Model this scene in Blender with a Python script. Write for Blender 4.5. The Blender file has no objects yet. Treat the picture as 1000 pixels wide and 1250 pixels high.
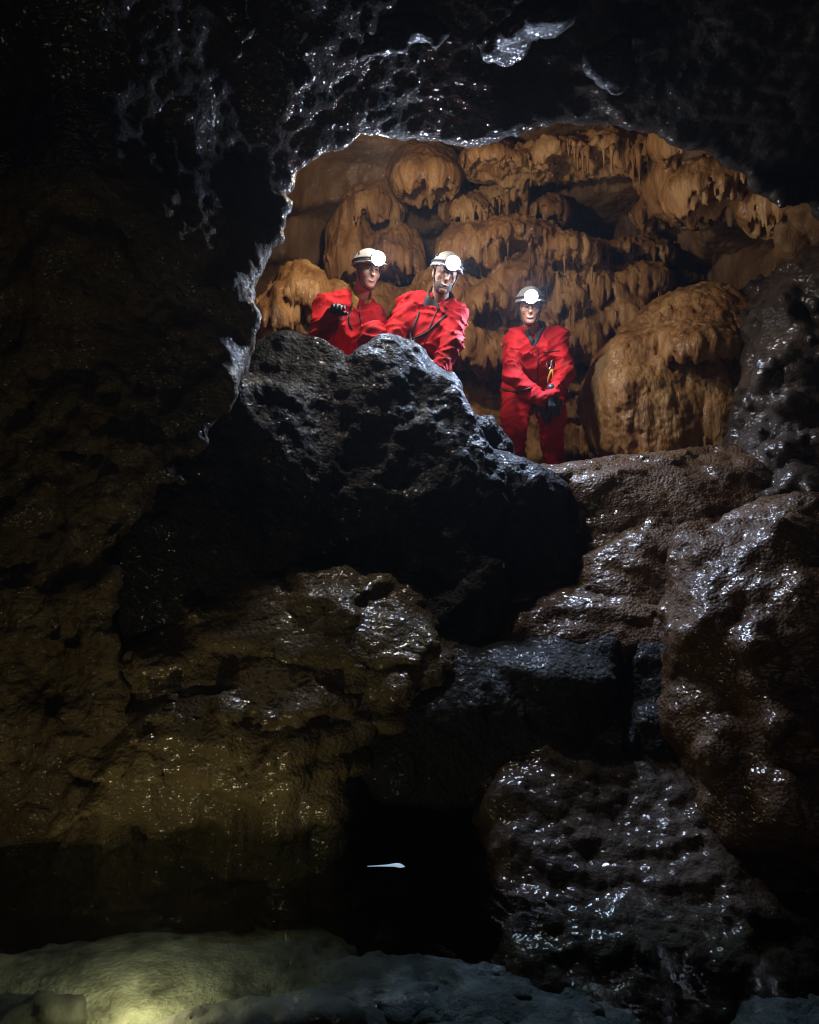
import bpy, math, time
import numpy as np
from mathutils import Vector

T0 = time.time()
# ------------------------------------------------------------------ camera, world, exposure
sc = bpy.context.scene
COL = sc.collection
FPX, CX, CY, CZ = 900.0, 500.0, 625.0, 1.5       # focal length in photo pixels, image centre, camera height above the water

cam = bpy.data.cameras.new('camera')
cam.sensor_fit = 'VERTICAL'
cam.sensor_height = 36.0
cam.lens = 36.0 * FPX / 1250.0
cam.clip_start = 0.05
cam.clip_end = 100.0
cam_ob = bpy.data.objects.new('camera', cam)
cam_ob.location = (0, 0, CZ)
cam_ob.rotation_euler = (math.radians(90), 0, 0)
COL.objects.link(cam_ob)
sc.camera = cam_ob

world = bpy.data.worlds.new('World')
sc.world = world
world.use_nodes = True
wn = world.node_tree.nodes
sky = wn.new('ShaderNodeTexSky')
sky.sky_type = 'NISHITA'
sky.sun_disc = False
sky.sun_elevation = math.radians(25)
sky.sun_rotation = math.radians(180)
world.node_tree.links.new(sky.outputs[0], wn['Background'].inputs[0])
wn['Background'].inputs[1].default_value = 0.006      # deep in a cave: only a trace of daylight from the passage behind

LAMP_W = 12.0          # each caver's headlamp
BEAM_W = 150.0          # and its forward beam
CHAMBER_W = 85.0       # added warm fill light for the rear chamber, unseen behind the ceiling lip
POOL_FILL_W = 4.0          # added fill lights at the pool, without any fixture

sc.view_settings.view_transform = 'Standard'
sc.view_settings.look = 'None'
sc.view_settings.gamma = 1.0
sc.view_settings.exposure = 0.0
cy = sc.cycles
cy.use_denoising = True
cy.filter_width = 1.15
cy.max_bounces = 5
cy.diffuse_bounces = 3
cy.glossy_bounces = 3
cy.transparent_max_bounces = 8
cy.sample_clamp_indirect = 4.0
cy.sample_clamp_direct = 30.0
cy.caustics_reflective = False
cy.caustics_refractive = False

# ------------------------------------------------------------------ helpers: pixels to places
def P(px, py, Y):
    return np.array([(px - CX) / FPX * Y, Y, CZ + (CY - py) / FPX * Y])

def PZ(px, py, z):
    Y = (CZ - z) * FPX / (py - CY)
    return P(px, py, Y)

# ------------------------------------------------------------------ helpers: noise
_r = np.random.RandomState(7)
_perm = np.concatenate([_r.permutation(256)] * 2).astype(np.int32)
_grad = _r.normal(size=(256, 3)).astype(np.float32)
_grad /= np.linalg.norm(_grad, axis=1)[:, None]
_jit = _r.rand(256, 3).astype(np.float32)

def gn(p, seed=0):
    """gradient noise, about -1..1"""
    p = p.astype(np.float32) + np.float32(seed * 17.31)
    i = np.floor(p).astype(np.int32)
    f = p - i
    u = f * f * f * (f * (f * 6 - 15) + 10)
    res = np.zeros(len(p), np.float32)
    ix, iy, iz = i[:, 0] & 255, i[:, 1] & 255, i[:, 2] & 255
    for dx in (0, 1):
        hx = _perm[(ix + dx) & 255]
        wx = u[:, 0] if dx else 1 - u[:, 0]
        for dy in (0, 1):
            hy = _perm[(hx + iy + dy) & 255]
            wy = wx * (u[:, 1] if dy else 1 - u[:, 1])
            for dz in (0, 1):
                g = _grad[_perm[(hy + iz + dz) & 255]]
                dt = g[:, 0] * (f[:, 0] - dx) + g[:, 1] * (f[:, 1] - dy) + g[:, 2] * (f[:, 2] - dz)
                res += wy * (u[:, 2] if dz else 1 - u[:, 2]) * dt
    return res * 1.5

def fbm(p, oct=4, seed=0, gain=0.5):
    a, s, t = 1.0, 0.0, 0.0
    for o in range(oct):
        s = s + a * gn(p * (2.03 ** o), seed + o)
        t += a
        a *= gain
    return s / t

def ridged(p, oct=4, seed=0, gain=0.5):
    a, s, t = 1.0, 0.0, 0.0
    for o in range(oct):
        s = s + a * (1 - 2 * np.abs(gn(p * (2.03 ** o), seed + o)))
        t += a
        a *= gain
    return s / t

def worley(p, seed=0):
    p = p.astype(np.float32) + np.float32(seed * 9.17)
    i = np.floor(p).astype(np.int32)
    f = p - i
    best = np.full(len(p), 9.0, np.float32)
    sec = np.full(len(p), 9.0, np.float32)
    for dx in (-1, 0, 1):
        hx = _perm[(i[:, 0] + dx) & 255]
        for dy in (-1, 0, 1):
            hy = _perm[(hx + i[:, 1] + dy) & 255]
            for dz in (-1, 0, 1):
                j = _jit[_perm[(hy + i[:, 2] + dz) & 255]]
                d = (f[:, 0] - dx - j[:, 0]) ** 2 + (f[:, 1] - dy - j[:, 1]) ** 2 + (f[:, 2] - dz - j[:, 2]) ** 2
                sec = np.minimum(sec, np.maximum(best, d))
                best = np.minimum(best, d)
    return np.sqrt(best), np.sqrt(sec)

def sstep(a, b, x):
    t = np.clip((x - a) / (b - a), 0, 1)
    return t * t * (3 - 2 * t)

# ------------------------------------------------------------------ helpers: distance fields
def smin(a, b, k):
    h = np.maximum(k - np.abs(a - b), 0) / k
    return np.minimum(a, b) - h * h * k * 0.25

def smax(a, b, k):
    h = np.maximum(k - np.abs(a - b), 0) / k
    return np.maximum(a, b) + h * h * k * 0.25

def ell(p, c, r):
    q = p - np.asarray(c, np.float32)
    r = np.asarray(r, np.float32)
    k0 = np.sqrt(((q / r) ** 2).sum(1))
    k1 = np.sqrt(((q / (r * r)) ** 2).sum(1)) + 1e-6
    return k0 * (k0 - 1) / k1

def cone(p, a, b, ra, rb):
    a = np.asarray(a, np.float32); b = np.asarray(b, np.float32)
    ab = b - a
    t = np.clip(((p - a) @ ab) / max(float(ab @ ab), 1e-9), 0, 1)
    q = p - a - t[:, None] * ab
    return np.sqrt((q * q).sum(1)) - (ra + (rb - ra) * t)

def cones(p, segs, k):
    d = None
    for a, b, ra, rb in segs:
        e = cone(p, a, b, ra, rb)
        d = e if d is None else smin(d, e, k)
    return d

def poly2(x, z, pts):
    """signed distance to a polygon in the x-z plane (negative inside)"""
    n = len(pts)
    d = np.full(len(x), 1e9, np.float32)
    ins = np.zeros(len(x), bool)
    for k in range(n):
        ax, az = pts[k]; bx, bz = pts[(k + 1) % n]
        ex, ez = bx - ax, bz - az
        wx, wz = x - ax, z - az
        t = np.clip((wx * ex + wz * ez) / max(ex * ex + ez * ez, 1e-12), 0, 1)
        d = np.minimum(d, (wx - ex * t) ** 2 + (wz - ez * t) ** 2)
        if abs(ez) > 1e-9:
            c = ((az <= z) & (bz > z)) | ((bz <= z) & (az > z))
            ins ^= c & (x < ax + (z - az) / ez * ex)
    d = np.sqrt(d)
    return np.where(ins, -d, d)

def poly_px(pts, Y):
    return [(float(P(x, y, Y)[0]), float(P(x, y, Y)[2])) for x, y in pts]

def surface(f, lo, hi, h):
    """mesh of f = 0 by surface nets; f is evaluated finely only near its surface"""
    lo = np.asarray(lo, np.float64); hi = np.asarray(hi, np.float64)
    C = 4
    nc = np.ceil((hi - lo) / (h * C)).astype(int)
    n = nc * C + 1
    H = h * C
    ax = [lo[i] + np.arange(nc[i] + 1) * H for i in range(3)]
    g = np.stack(np.meshgrid(*ax, indexing='ij'), -1).reshape(-1, 3).astype(np.float32)
    dc = f(g).reshape(nc + 1).astype(np.float32)
    mn = None
    def corners(A):
        for a in (0, 1):
            for b in (0, 1):
                for c in (0, 1):
                    yield A[a:A.shape[0] - 1 + a, b:A.shape[1] - 1 + b, c:A.shape[2] - 1 + c]
    mn = np.minimum.reduce(list(corners(np.abs(dc))))
    sg = np.minimum.reduce(list(corners(dc))) * np.maximum.reduce(list(corners(dc)))
    act = (mn < 1.3 * H) | (sg < 0)
    S = np.repeat(np.repeat(np.repeat(dc, C, 0), C, 1), C, 2)[:n[0], :n[1], :n[2]].copy()
    M = np.zeros(n, bool)
    A = np.repeat(np.repeat(np.repeat(act, C, 0), C, 1), C, 2)
    for a in (0, 1):
        for b in (0, 1):
            for c in (0, 1):
                M[a:n[0] - 1 + a, b:n[1] - 1 + b, c:n[2] - 1 + c] |= A
    idx = np.argwhere(M)
    pts = (lo + idx * h).astype(np.float32)
    vals = np.empty(len(pts), np.float32)
    for s in range(0, len(pts), 400000):
        vals[s:s + 400000] = f(pts[s:s + 400000])
    S[M] = vals
    ins = S < 0
    cs = [c.astype(np.int8) for c in corners(ins)]
    tot = sum(cs)
    cell = (tot > 0) & (tot < 8)
    ci = np.argwhere(cell)
    vid = np.full(cell.shape, -1, np.int64)
    vid[cell] = np.arange(len(ci))
    acc = np.zeros((len(ci), 3)); cnt = np.zeros(len(ci))
    offs = [(a, b, c) for a in (0, 1) for b in (0, 1) for c in (0, 1)]
    for o in offs:
        for axis in range(3):
            if o[axis]:
                continue
            o2 = list(o); o2[axis] = 1
            v0 = S[ci[:, 0] + o[0], ci[:, 1] + o[1], ci[:, 2] + o[2]]
            v1 = S[ci[:, 0] + o2[0], ci[:, 1] + o2[1], ci[:, 2] + o2[2]]
            m = (v0 < 0) != (v1 < 0)
            t = np.where(m, v0 / np.where(m, v0 - v1, 1), 0)
            q = np.array(o, float)[None, :] + np.zeros((len(ci), 3))
            q[:, axis] += t
            acc[m] += q[m]; cnt[m] += 1
    V = lo + (ci + acc / cnt[:, None]) * h
    quads = []
    for axis in range(3):
        u, v = (axis + 1) % 3, (axis + 2) % 3
        sl0 = [slice(None)] * 3; sl1 = [slice(None)] * 3
        sl0[axis] = slice(0, n[axis] - 1); sl1[axis] = slice(1, n[axis])
        a, b = ins[tuple(sl0)], ins[tuple(sl1)]
        e = np.argwhere(a != b)
        e = e[(e[:, u] > 0) & (e[:, v] > 0) & (e[:, u] < n[u] - 1) & (e[:, v] < n[v] - 1)]
        if not len(e):
            continue
        flip = ~a[e[:, 0], e[:, 1], e[:, 2]]
        def cid(du, dv):
            q = e.copy(); q[:, u] -= du; q[:, v] -= dv
            return vid[q[:, 0], q[:, 1], q[:, 2]]
        Q = np.stack([cid(1, 1), cid(0, 1), cid(0, 0), cid(1, 0)], 1)
        Q[flip] = Q[flip][:, ::-1]
        quads.append(Q)
    return V, np.concatenate(quads)

def to_mesh(name, V, Q, smooth=True):
    me = bpy.data.meshes.new(name)
    k = Q.shape[1]
    me.vertices.add(len(V)); me.vertices.foreach_set('co', np.ascontiguousarray(V, np.float32).ravel())
    me.loops.add(Q.size); me.loops.foreach_set('vertex_index', np.ascontiguousarray(Q, np.int32).ravel())
    me.polygons.add(len(Q)); me.polygons.foreach_set('loop_start', np.arange(0, Q.size, k, dtype=np.int32))
    me.update(calc_edges=True)
    me.polygons.foreach_set('use_smooth', np.full(len(Q), smooth))
    return me

def normals(me):
    a = np.empty(len(me.vertices) * 3, np.float32)
    me.vertex_normals.foreach_get('vector', a)
    return a.reshape(-1, 3)

def subdivide(V, Q, lev=1):
    """Catmull-Clark step on a quad mesh"""
    V = np.asarray(V, np.float64); Q = np.asarray(Q, np.int64)
    n = len(V)
    F = V[Q].mean(1)
    a, b = Q.ravel(), np.roll(Q, -1, 1).ravel()
    key = np.minimum(a, b) * n + np.maximum(a, b)
    uk, inv, cnt = np.unique(key, return_inverse=True, return_counts=True)
    inv = inv.ravel()
    e0, e1 = uk // n, uk % n
    mid = (V[e0] + V[e1]) / 2
    fid = np.repeat(np.arange(len(Q)), 4)
    def gather(idx, val, m):
        return np.stack([np.bincount(idx, val[:, k], m) for k in range(3)], 1)
    fs = gather(inv, F[fid], len(uk))
    E = np.where((cnt == 2)[:, None], mid / 2 + fs / (2 * cnt[:, None]), mid)
    val = np.bincount(a, minlength=n).astype(float)[:, None]
    ne = (np.bincount(e0, minlength=n) + np.bincount(e1, minlength=n)).astype(float)[:, None]
    vf = gather(a, F[fid], n) / np.maximum(val, 1)
    ve = (gather(e0, mid, n) + gather(e1, mid, n)) / np.maximum(ne, 1)
    bd = np.zeros(n, bool); bm = cnt != 2; bd[e0[bm]] = True; bd[e1[bm]] = True
    NV = np.where(bd[:, None] | (val < 3), V, (vf + 2 * ve + (val - 3) * V) / np.maximum(val, 1))
    ei = inv.reshape(-1, 4) + n
    fi = (np.arange(len(Q)) + n + len(uk))
    out = [np.stack([Q[:, k], ei[:, k], fi, ei[:, (k + 3) % 4]], 1) for k in range(4)]
    return np.concatenate([NV, E, F]), np.concatenate(out)

def displace(V, Q, fn):
    me = to_mesh('temp', V, Q)
    N = normals(me)
    bpy.data.meshes.remove(me)
    return V + N * fn(V.astype(np.float32), N)[:, None]

def compact(V, Q):
    u, inv = np.unique(Q, return_inverse=True)
    return V[u], inv.reshape(Q.shape)

# ------------------------------------------------------------------ helpers: objects
def tag(o, label=None, cat=None, group=None, kind=None):
    if label: o['label'] = label
    if cat: o['category'] = cat
    if group: o['group'] = group
    if kind: o['kind'] = kind
    return o

def wloc(o):
    v = Vector((0, 0, 0))
    while o is not None:
        v = v + o.location
        o = o.parent
    return v

def put(name, V, Q, mat, parent=None, smooth=True, origin=None):
    V = np.asarray(V, np.float64)
    if origin is None:
        lo, hi = V.min(0), V.max(0)
        origin = np.array([(lo[0] + hi[0]) / 2, (lo[1] + hi[1]) / 2, lo[2]])
    origin = np.asarray(origin, float)
    me = to_mesh(name, V - origin, np.asarray(Q), smooth)
    me.materials.append(mat)
    o = bpy.data.objects.new(name, me)
    COL.objects.link(o)
    if parent is not None:
        o.parent = parent
        o.location = Vector(origin) - wloc(parent)
    else:
        o.location = Vector(origin)
    return o

def empty(name, loc):
    o = bpy.data.objects.new(name, None)
    o.empty_display_size = 0.2
    o.location = Vector(loc)
    COL.objects.link(o)
    return o

def lattice_tube(pts, rad, seg=8):
    pts = np.asarray(pts, float)
    n = len(pts)
    rad = np.broadcast_to(np.asarray(rad, float), (n,))
    V = []
    tang = np.gradient(pts, axis=0)
    tang /= np.linalg.norm(tang, axis=1)[:, None] + 1e-12
    up = np.array([0.13, 0.31, 0.94])
    for i in range(n):
        s = np.cross(tang[i], up); s /= np.linalg.norm(s) + 1e-12
        t = np.cross(s, tang[i])
        for k in range(seg):
            a = 2 * math.pi * k / seg
            V.append(pts[i] + rad[i] * (math.cos(a) * s + math.sin(a) * t))
    Q = []
    for i in range(n - 1):
        for k in range(seg):
            Q.append((i * seg + k, i * seg + (k + 1) % seg, (i + 1) * seg + (k + 1) % seg, (i + 1) * seg + k))
    for b in (0, (n - 1) * seg):
        for k in range(0, seg // 2 - 1):
            q = (b + k, b + k + 1, b + seg - 2 - k, b + seg - 1 - k)
            Q.append(q if b else q[::-1])
    return np.array(V), np.array(Q)

def smooth_path(pts, n=16):
    pts = np.asarray(pts, float)
    m = len(pts)
    out = []
    for t in np.linspace(0, m - 1.0001, n):
        i = int(t); f = t - i
        p0, p1, p2, p3 = pts[max(i - 1, 0)], pts[i], pts[min(i + 1, m - 1)], pts[min(i + 2, m - 1)]
        out.append(0.5 * ((2 * p1) + (-p0 + p2) * f + (2 * p0 - 5 * p1 + 4 * p2 - p3) * f * f + (-p0 + 3 * p1 - 3 * p2 + p3) * f ** 3))
    return np.array(out)

# ------------------------------------------------------------------ materials
def mat_new(name):
    m = bpy.data.materials.new(name)
    m.use_nodes = True
    nt = m.node_tree
    return m, nt, nt.nodes['Principled BSDF']

def rock_mat(name, stops, rough=(0.35, 0.6), coat=0.5, coat_rough=0.18, bump=0.5, bscale=70.0, stretch=(1, 1, 1),
             cscale=2.2, vor=0.35, vscale=38.0, spec=0.5, bdist=0.012, film=0.45, fscale=55.0):
    m, nt, b = mat_new(name)
    N, L = nt.nodes, nt.links
    tc = N.new('ShaderNodeNewGeometry')
    mp = N.new('ShaderNodeMapping'); mp.inputs['Scale'].default_value = stretch
    L.new(tc.outputs['Position'], mp.inputs[0])
    n1 = N.new('ShaderNodeTexNoise'); n1.inputs['Scale'].default_value = cscale; n1.inputs['Detail'].default_value = 9; n1.inputs['Roughness'].default_value = 0.62
    L.new(mp.outputs[0], n1.inputs['Vector'])
    cr = N.new('ShaderNodeValToRGB')
    els = cr.color_ramp.elements
    els[0].position, els[0].color = stops[0][0], (*stops[0][1], 1)
    els[1].position, els[1].color = stops[-1][0], (*stops[-1][1], 1)
    for p, c in stops[1:-1]:
        e = els.new(p); e.color = (*c, 1)
    L.new(n1.outputs['Fac'], cr.inputs[0])
    L.new(cr.outputs[0], b.inputs['Base Color'])
    n2 = N.new('ShaderNodeTexNoise'); n2.inputs['Scale'].default_value = cscale * 2.7; n2.inputs['Detail'].default_value = 6
    L.new(mp.outputs[0], n2.inputs['Vector'])
    mr = N.new('ShaderNodeMapRange'); mr.inputs[1].default_value = 0.3; mr.inputs[2].default_value = 0.7
    mr.inputs[3].default_value = rough[0]; mr.inputs[4].default_value = rough[1]
    L.new(n2.outputs['Fac'], mr.inputs[0]); L.new(mr.outputs[0], b.inputs['Roughness'])
    nb = N.new('ShaderNodeTexNoise'); nb.inputs['Scale'].default_value = bscale; nb.inputs['Detail'].default_value = 5; nb.inputs['Roughness'].default_value = 0.6
    L.new(mp.outputs[0], nb.inputs['Vector'])
    vo = N.new('ShaderNodeTexVoronoi'); vo.inputs['Scale'].default_value = vscale; vo.feature = 'F1'
    L.new(mp.outputs[0], vo.inputs['Vector'])
    mm = N.new('ShaderNodeMath'); mm.operation = 'MULTIPLY_ADD'; mm.inputs[1].default_value = -vor
    L.new(vo.outputs['Distance'], mm.inputs[0]); L.new(nb.outputs['Fac'], mm.inputs[2])
    bp = N.new('ShaderNodeBump'); bp.inputs['Strength'].default_value = bump; bp.inputs['Distance'].default_value = bdist
    L.new(mm.outputs[0], bp.inputs['Height'])
    L.new(bp.outputs[0], b.inputs['Normal'])
    b.inputs['Specular IOR Level'].default_value = spec if coat <= 0 else 0.12
    if coat > 0:
        nw = N.new('ShaderNodeTexNoise'); nw.inputs['Scale'].default_value = 3.1; nw.inputs['Detail'].default_value = 4
        L.new(tc.outputs['Position'], nw.inputs['Vector'])
        mw = N.new('ShaderNodeMapRange'); mw.inputs[1].default_value = 0.40; mw.inputs[2].default_value = 0.60
        mw.inputs[3].default_value = coat * 0.12; mw.inputs[4].default_value = coat
        L.new(nw.outputs['Fac'], mw.inputs[0]); L.new(mw.outputs[0], b.inputs['Coat Weight'])
        b.inputs['Coat Roughness'].default_value = coat_rough
        b.inputs['Coat IOR'].default_value = 1.5
        nf = N.new('ShaderNodeTexNoise'); nf.inputs['Scale'].default_value = fscale; nf.inputs['Detail'].default_value = 0.7
        mf = N.new('ShaderNodeMapping'); mf.inputs['Scale'].default_value = (0.8, 0.8, 1.5)
        L.new(tc.outputs['Position'], mf.inputs[0]); L.new(mf.outputs[0], nf.inputs['Vector'])
        bf = N.new('ShaderNodeBump'); bf.inputs['Strength'].default_value = film; bf.inputs['Distance'].default_value = 0.03
        L.new(nf.outputs['Fac'], bf.inputs['Height'])
        L.new(bf.outputs[0], b.inputs['Coat Normal'])
    return m

def plain(name, col, rough=0.5, metal=0.0, bump=0.0, bscale=200.0, var=0.15, sheen=0.0):
    m, nt, b = mat_new(name)
    N, L = nt.nodes, nt.links
    tc = N.new('ShaderNodeTexCoord')
    n1 = N.new('ShaderNodeTexNoise'); n1.inputs['Scale'].default_value = 14; n1.inputs['Detail'].default_value = 6
    L.new(tc.outputs['Object'], n1.inputs['Vector'])
    cr = N.new('ShaderNodeValToRGB')
    e = cr.color_ramp.elements
    e[0].position, e[0].color = 0.3, (*[c * (1 - var) for c in col], 1)
    e[1].position, e[1].color = 0.7, (*[min(1, c * (1 + var)) for c in col], 1)
    L.new(n1.outputs['Fac'], cr.inputs[0]); L.new(cr.outputs[0], b.inputs['Base Color'])
    b.inputs['Roughness'].default_value = rough
    b.inputs['Metallic'].default_value = metal
    if sheen: b.inputs['Sheen Weight'].default_value = sheen
    if bump:
        nb = N.new('ShaderNodeTexNoise'); nb.inputs['Scale'].default_value = bscale; nb.inputs['Detail'].default_value = 3
        L.new(tc.outputs['Object'], nb.inputs['Vector'])
        bp = N.new('ShaderNodeBump'); bp.inputs['Strength'].default_value = bump; bp.inputs['Distance'].default_value = 0.004
        L.new(nb.outputs['Fac'], bp.inputs['Height']); L.new(bp.outputs[0], b.inputs['Normal'])
    return m

def emit(name, col, strength):
    m = bpy.data.materials.new(name); m.use_nodes = True
    nt = m.node_tree; nt.nodes.remove(nt.nodes['Principled BSDF'])
    e = nt.nodes.new('ShaderNodeEmission'); e.inputs[0].default_value = (*col, 1); e.inputs[1].default_value = strength
    nt.links.new(e.outputs[0], nt.nodes['Material Output'].inputs[0])
    return m

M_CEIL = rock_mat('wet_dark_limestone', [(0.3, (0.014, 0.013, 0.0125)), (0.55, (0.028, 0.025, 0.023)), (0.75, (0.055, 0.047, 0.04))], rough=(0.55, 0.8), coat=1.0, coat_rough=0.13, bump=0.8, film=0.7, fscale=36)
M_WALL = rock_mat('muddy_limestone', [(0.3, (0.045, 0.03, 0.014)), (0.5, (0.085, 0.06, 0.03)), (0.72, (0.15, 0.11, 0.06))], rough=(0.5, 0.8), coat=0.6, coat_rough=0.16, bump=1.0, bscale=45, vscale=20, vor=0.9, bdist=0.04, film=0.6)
M_BOULDER = rock_mat('wet_grey_boulder', [(0.3, (0.008, 0.008, 0.008)), (0.55, (0.015, 0.014, 0.013)), (0.75, (0.030, 0.026, 0.022))], rough=(0.4, 0.7), coat=0.22, coat_rough=0.12, bump=0.9, film=0.5, fscale=34, vor=0.8, bdist=0.02)
M_FLOWD = rock_mat('wet_brown_flowstone', [(0.3, (0.042, 0.019, 0.007)), (0.55, (0.082, 0.041, 0.016)), (0.75, (0.13, 0.072, 0.031))], rough=(0.35, 0.6), coat=1.0, coat_rough=0.16, bump=0.8, bscale=70, vscale=60, vor=0.9, bdist=0.012, film=0.45, fscale=38)
M_FLOWY = rock_mat('wet_olive_flowstone', [(0.3, (0.055, 0.040, 0.018)), (0.55, (0.115, 0.085, 0.042)), (0.75, (0.18, 0.14, 0.078))], rough=(0.35, 0.6), coat=1.0, coat_rough=0.16, bump=0.8, bscale=70, vscale=55, vor=0.8, bdist=0.012, film=0.42, fscale=38)
M_ORANGE = rock_mat('orange_flowstone', [(0.30, (0.075, 0.032, 0.010)), (0.48, (0.24, 0.112, 0.035)), (0.70, (0.42, 0.25, 0.10))], rough=(0.4, 0.65), coat=0.5, coat_rough=0.2, bump=0.7, bscale=48, stretch=(1, 1, 0.22), vor=0.4, cscale=4.5, bdist=0.02)
M_BACK = rock_mat('brown_cave_rock', [(0.28, (0.05, 0.024, 0.009)), (0.5, (0.13, 0.066, 0.025)), (0.74, (0.24, 0.135, 0.06))], rough=(0.45, 0.7), coat=0.4, coat_rough=0.25, bump=0.6, stretch=(1, 1, 0.5))
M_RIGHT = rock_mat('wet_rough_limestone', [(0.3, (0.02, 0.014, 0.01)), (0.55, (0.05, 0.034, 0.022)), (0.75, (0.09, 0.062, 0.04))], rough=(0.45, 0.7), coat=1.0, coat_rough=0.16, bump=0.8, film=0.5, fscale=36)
M_STONE = rock_mat('blue_grey_stone', [(0.34, (0.035, 0.042, 0.05)), (0.52, (0.09, 0.105, 0.12)), (0.72, (0.16, 0.18, 0.20))], rough=(0.7, 0.9), coat=0, bump=0.7, cscale=7, bdist=0.02)
M_BED = rock_mat('pool_silt', [(0.3, (0.02, 0.021, 0.018)), (0.6, (0.045, 0.045, 0.038)), (0.8, (0.08, 0.078, 0.065))], rough=(0.7, 0.9), coat=0, bump=0.3)
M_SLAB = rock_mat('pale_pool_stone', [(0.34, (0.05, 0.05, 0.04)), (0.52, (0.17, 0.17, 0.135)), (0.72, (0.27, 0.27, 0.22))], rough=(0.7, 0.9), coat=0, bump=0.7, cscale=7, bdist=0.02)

print('materials', round(time.time() - T0, 1))
# ------------------------------------------------------------------ the cave shell
WIN_Y = 4.0
WIN = poly_px([(322, 430), (318, 352), (340, 325), (358, 318), (372, 306), (380, 300), (392, 292), (412, 276), (428, 232), (452, 205), (470, 190), (505, 204), (560, 197), (600, 200),
               (632, 180), (668, 176), (700, 206), (742, 198), (772, 186), (790, 206), (815, 196), (850, 216), (872, 244), (890, 246), (935, 276), (1000, 310), (1060, 365), (1130, 450),
               (1180, 800), (1180, 1200), (205, 1200), (205, 1000), (200, 900), (190, 820), (150, 735), (165, 660), (230, 570), (290, 490)], WIN_Y)
CH = [((0.55, 6.2, 3.0), (2.7, 1.75, 2.0)), (P(760, 230, 7.6), (1.1, 1.0, 0.5)), (P(690, 330, 7.6), (0.8, 0.6, 0.35)), ((-0.9, 6.0, 2.8), (0.9, 1.2, 1.2))]

RIDGES = [[(395, 90, 3.62), (450, 72, 3.58), (520, 58, 3.55), (585, 62, 3.57), (640, 50, 3.55)],
          [(430, 72, 3.55), (480, 30, 3.48), (560, 48, 3.48), (620, 40, 3.48), (680, 24, 3.45)],
          [(690, 60, 3.68), (740, 78, 3.74)], [(285, 5, 3.25), (292, 40, 3.3)]]
def f_cave(p):
    x, y, z = p[:, 0], p[:, 1], p[:, 2]
    big = fbm(p * np.float32(0.9), 2, 3)
    step = sstep(2.75, 3.25, y + 0.35 * gn(p * np.float32(1.7), 11))
    zc = 3.62 - 0.10 * step - 0.22 * sstep(3.0, 4.2, y) * 0 + 0.25 * (1 - step) - 0.30 * sstep(-0.4, -1.8, x) - 0.14 * sstep(1.0, 2.2, x)
    yf = 3.32 + 0.10 * z + 0.30 * sstep(-1.5, -0.5, x) + 0.06 * np.sin(z * 2.3)
    yf = yf - 0.45 * sstep(2.0, 3.2, z) * sstep(-0.6, -1.6, x)
    yf = np.where(z > 2.4, yf + 0.55 * sstep(-0.7, 0.2, x) * sstep(2.4, 3.0, z), yf)
    yf = yf - 1.45 * np.clip(z - 3.36 - 0.25 * sstep(0.2, 1.2, x), 0, 2) * (0.55 + 0.45 * sstep(-1.8, -0.6, x))
    zc = zc + 1.2 * sstep(-2.6, -1.6, x)
    pw = p + np.float32(0.11) * np.stack([gn(p * np.float32(3.3), 91), gn(p * np.float32(3.3), 92), gn(p * np.float32(3.3), 93)], 1)
    ridge = np.minimum.reduce([cones(pw, [(P(*R_[i]), P(*R_[i + 1]), 0.055 if R_[0][0] < 840 else 0.03, 0.055 if R_[0][0] < 840 else 0.03) for i in range(len(R_) - 1)], 0.02) for R_ in RIDGES])
    ridge = ridge + 0.11 * np.clip(gn(p * np.float32(2.3), 94), -0.15, 1)
    room = smax(smax(z - zc, y - yf, 0.35), smax(-2.45 - 0.12 * y - x, x - 2.9, 0.3), 0.4)
    room = smax(room, -0.36 - 0.55 * sstep(2.8, 3.2, y) - z, 0.2)
    win = smax(poly2(x, z, WIN) - (0.4 + 0.5 * sstep(2.6, 3.2, z)) * np.clip(y - 3.7 - 0.3 * sstep(-0.8, 0.1, x), -0.35, 1.0), np.maximum(2.9 - y, y - 5.3), 0.06)
    ch = None
    for c, r in CH:
        d = ell(p, c, r)
        ch = d if ch is None else smin(ch, d, 0.25)
    ch = smax(ch, 1.66 - z, 0.2)
    void = smin(smin(room, win, 0.05), ch, 0.12)
    wb = sstep(4.9, 5.7, y)
    wl = (1 - wb) * sstep(-0.5, -0.9, x) * sstep(3.3, 2.6, z)
    crag = (ridged(p * np.float32(1.9), 4, 5, 0.55) - 0.42) * 0.10 + big * 0.07
    # flowstone ledges on the rear wall
    zz = z + 0.22 * fbm(p * np.float32(1.3), 2, 21)
    saw = (zz * 2.1) % 1.0
    ledge = 0.20 * (sstep(0, 0.12, saw) * (1 - saw)) - 0.06
    flute = gn(p * np.array([9, 9, 1.1], np.float32), 31) * 0.035
    back = ledge + flute * sstep(0.9, 0.3, saw) + 0.16 * big + ridged(p * np.float32(2.2), 3, 8) * 0.05
    wall = big * 0.12 + fbm(p * np.float32(2.6), 4, 13, 0.6) * 0.18 + (ridged(p * np.float32(3.3), 3, 14, 0.6) - 0.35) * 0.09
    n = wb * back + (1 - wb) * ((1 - wl) * crag + wl * wall)
    return smin(-void, ridge, 0.12) - n

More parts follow.
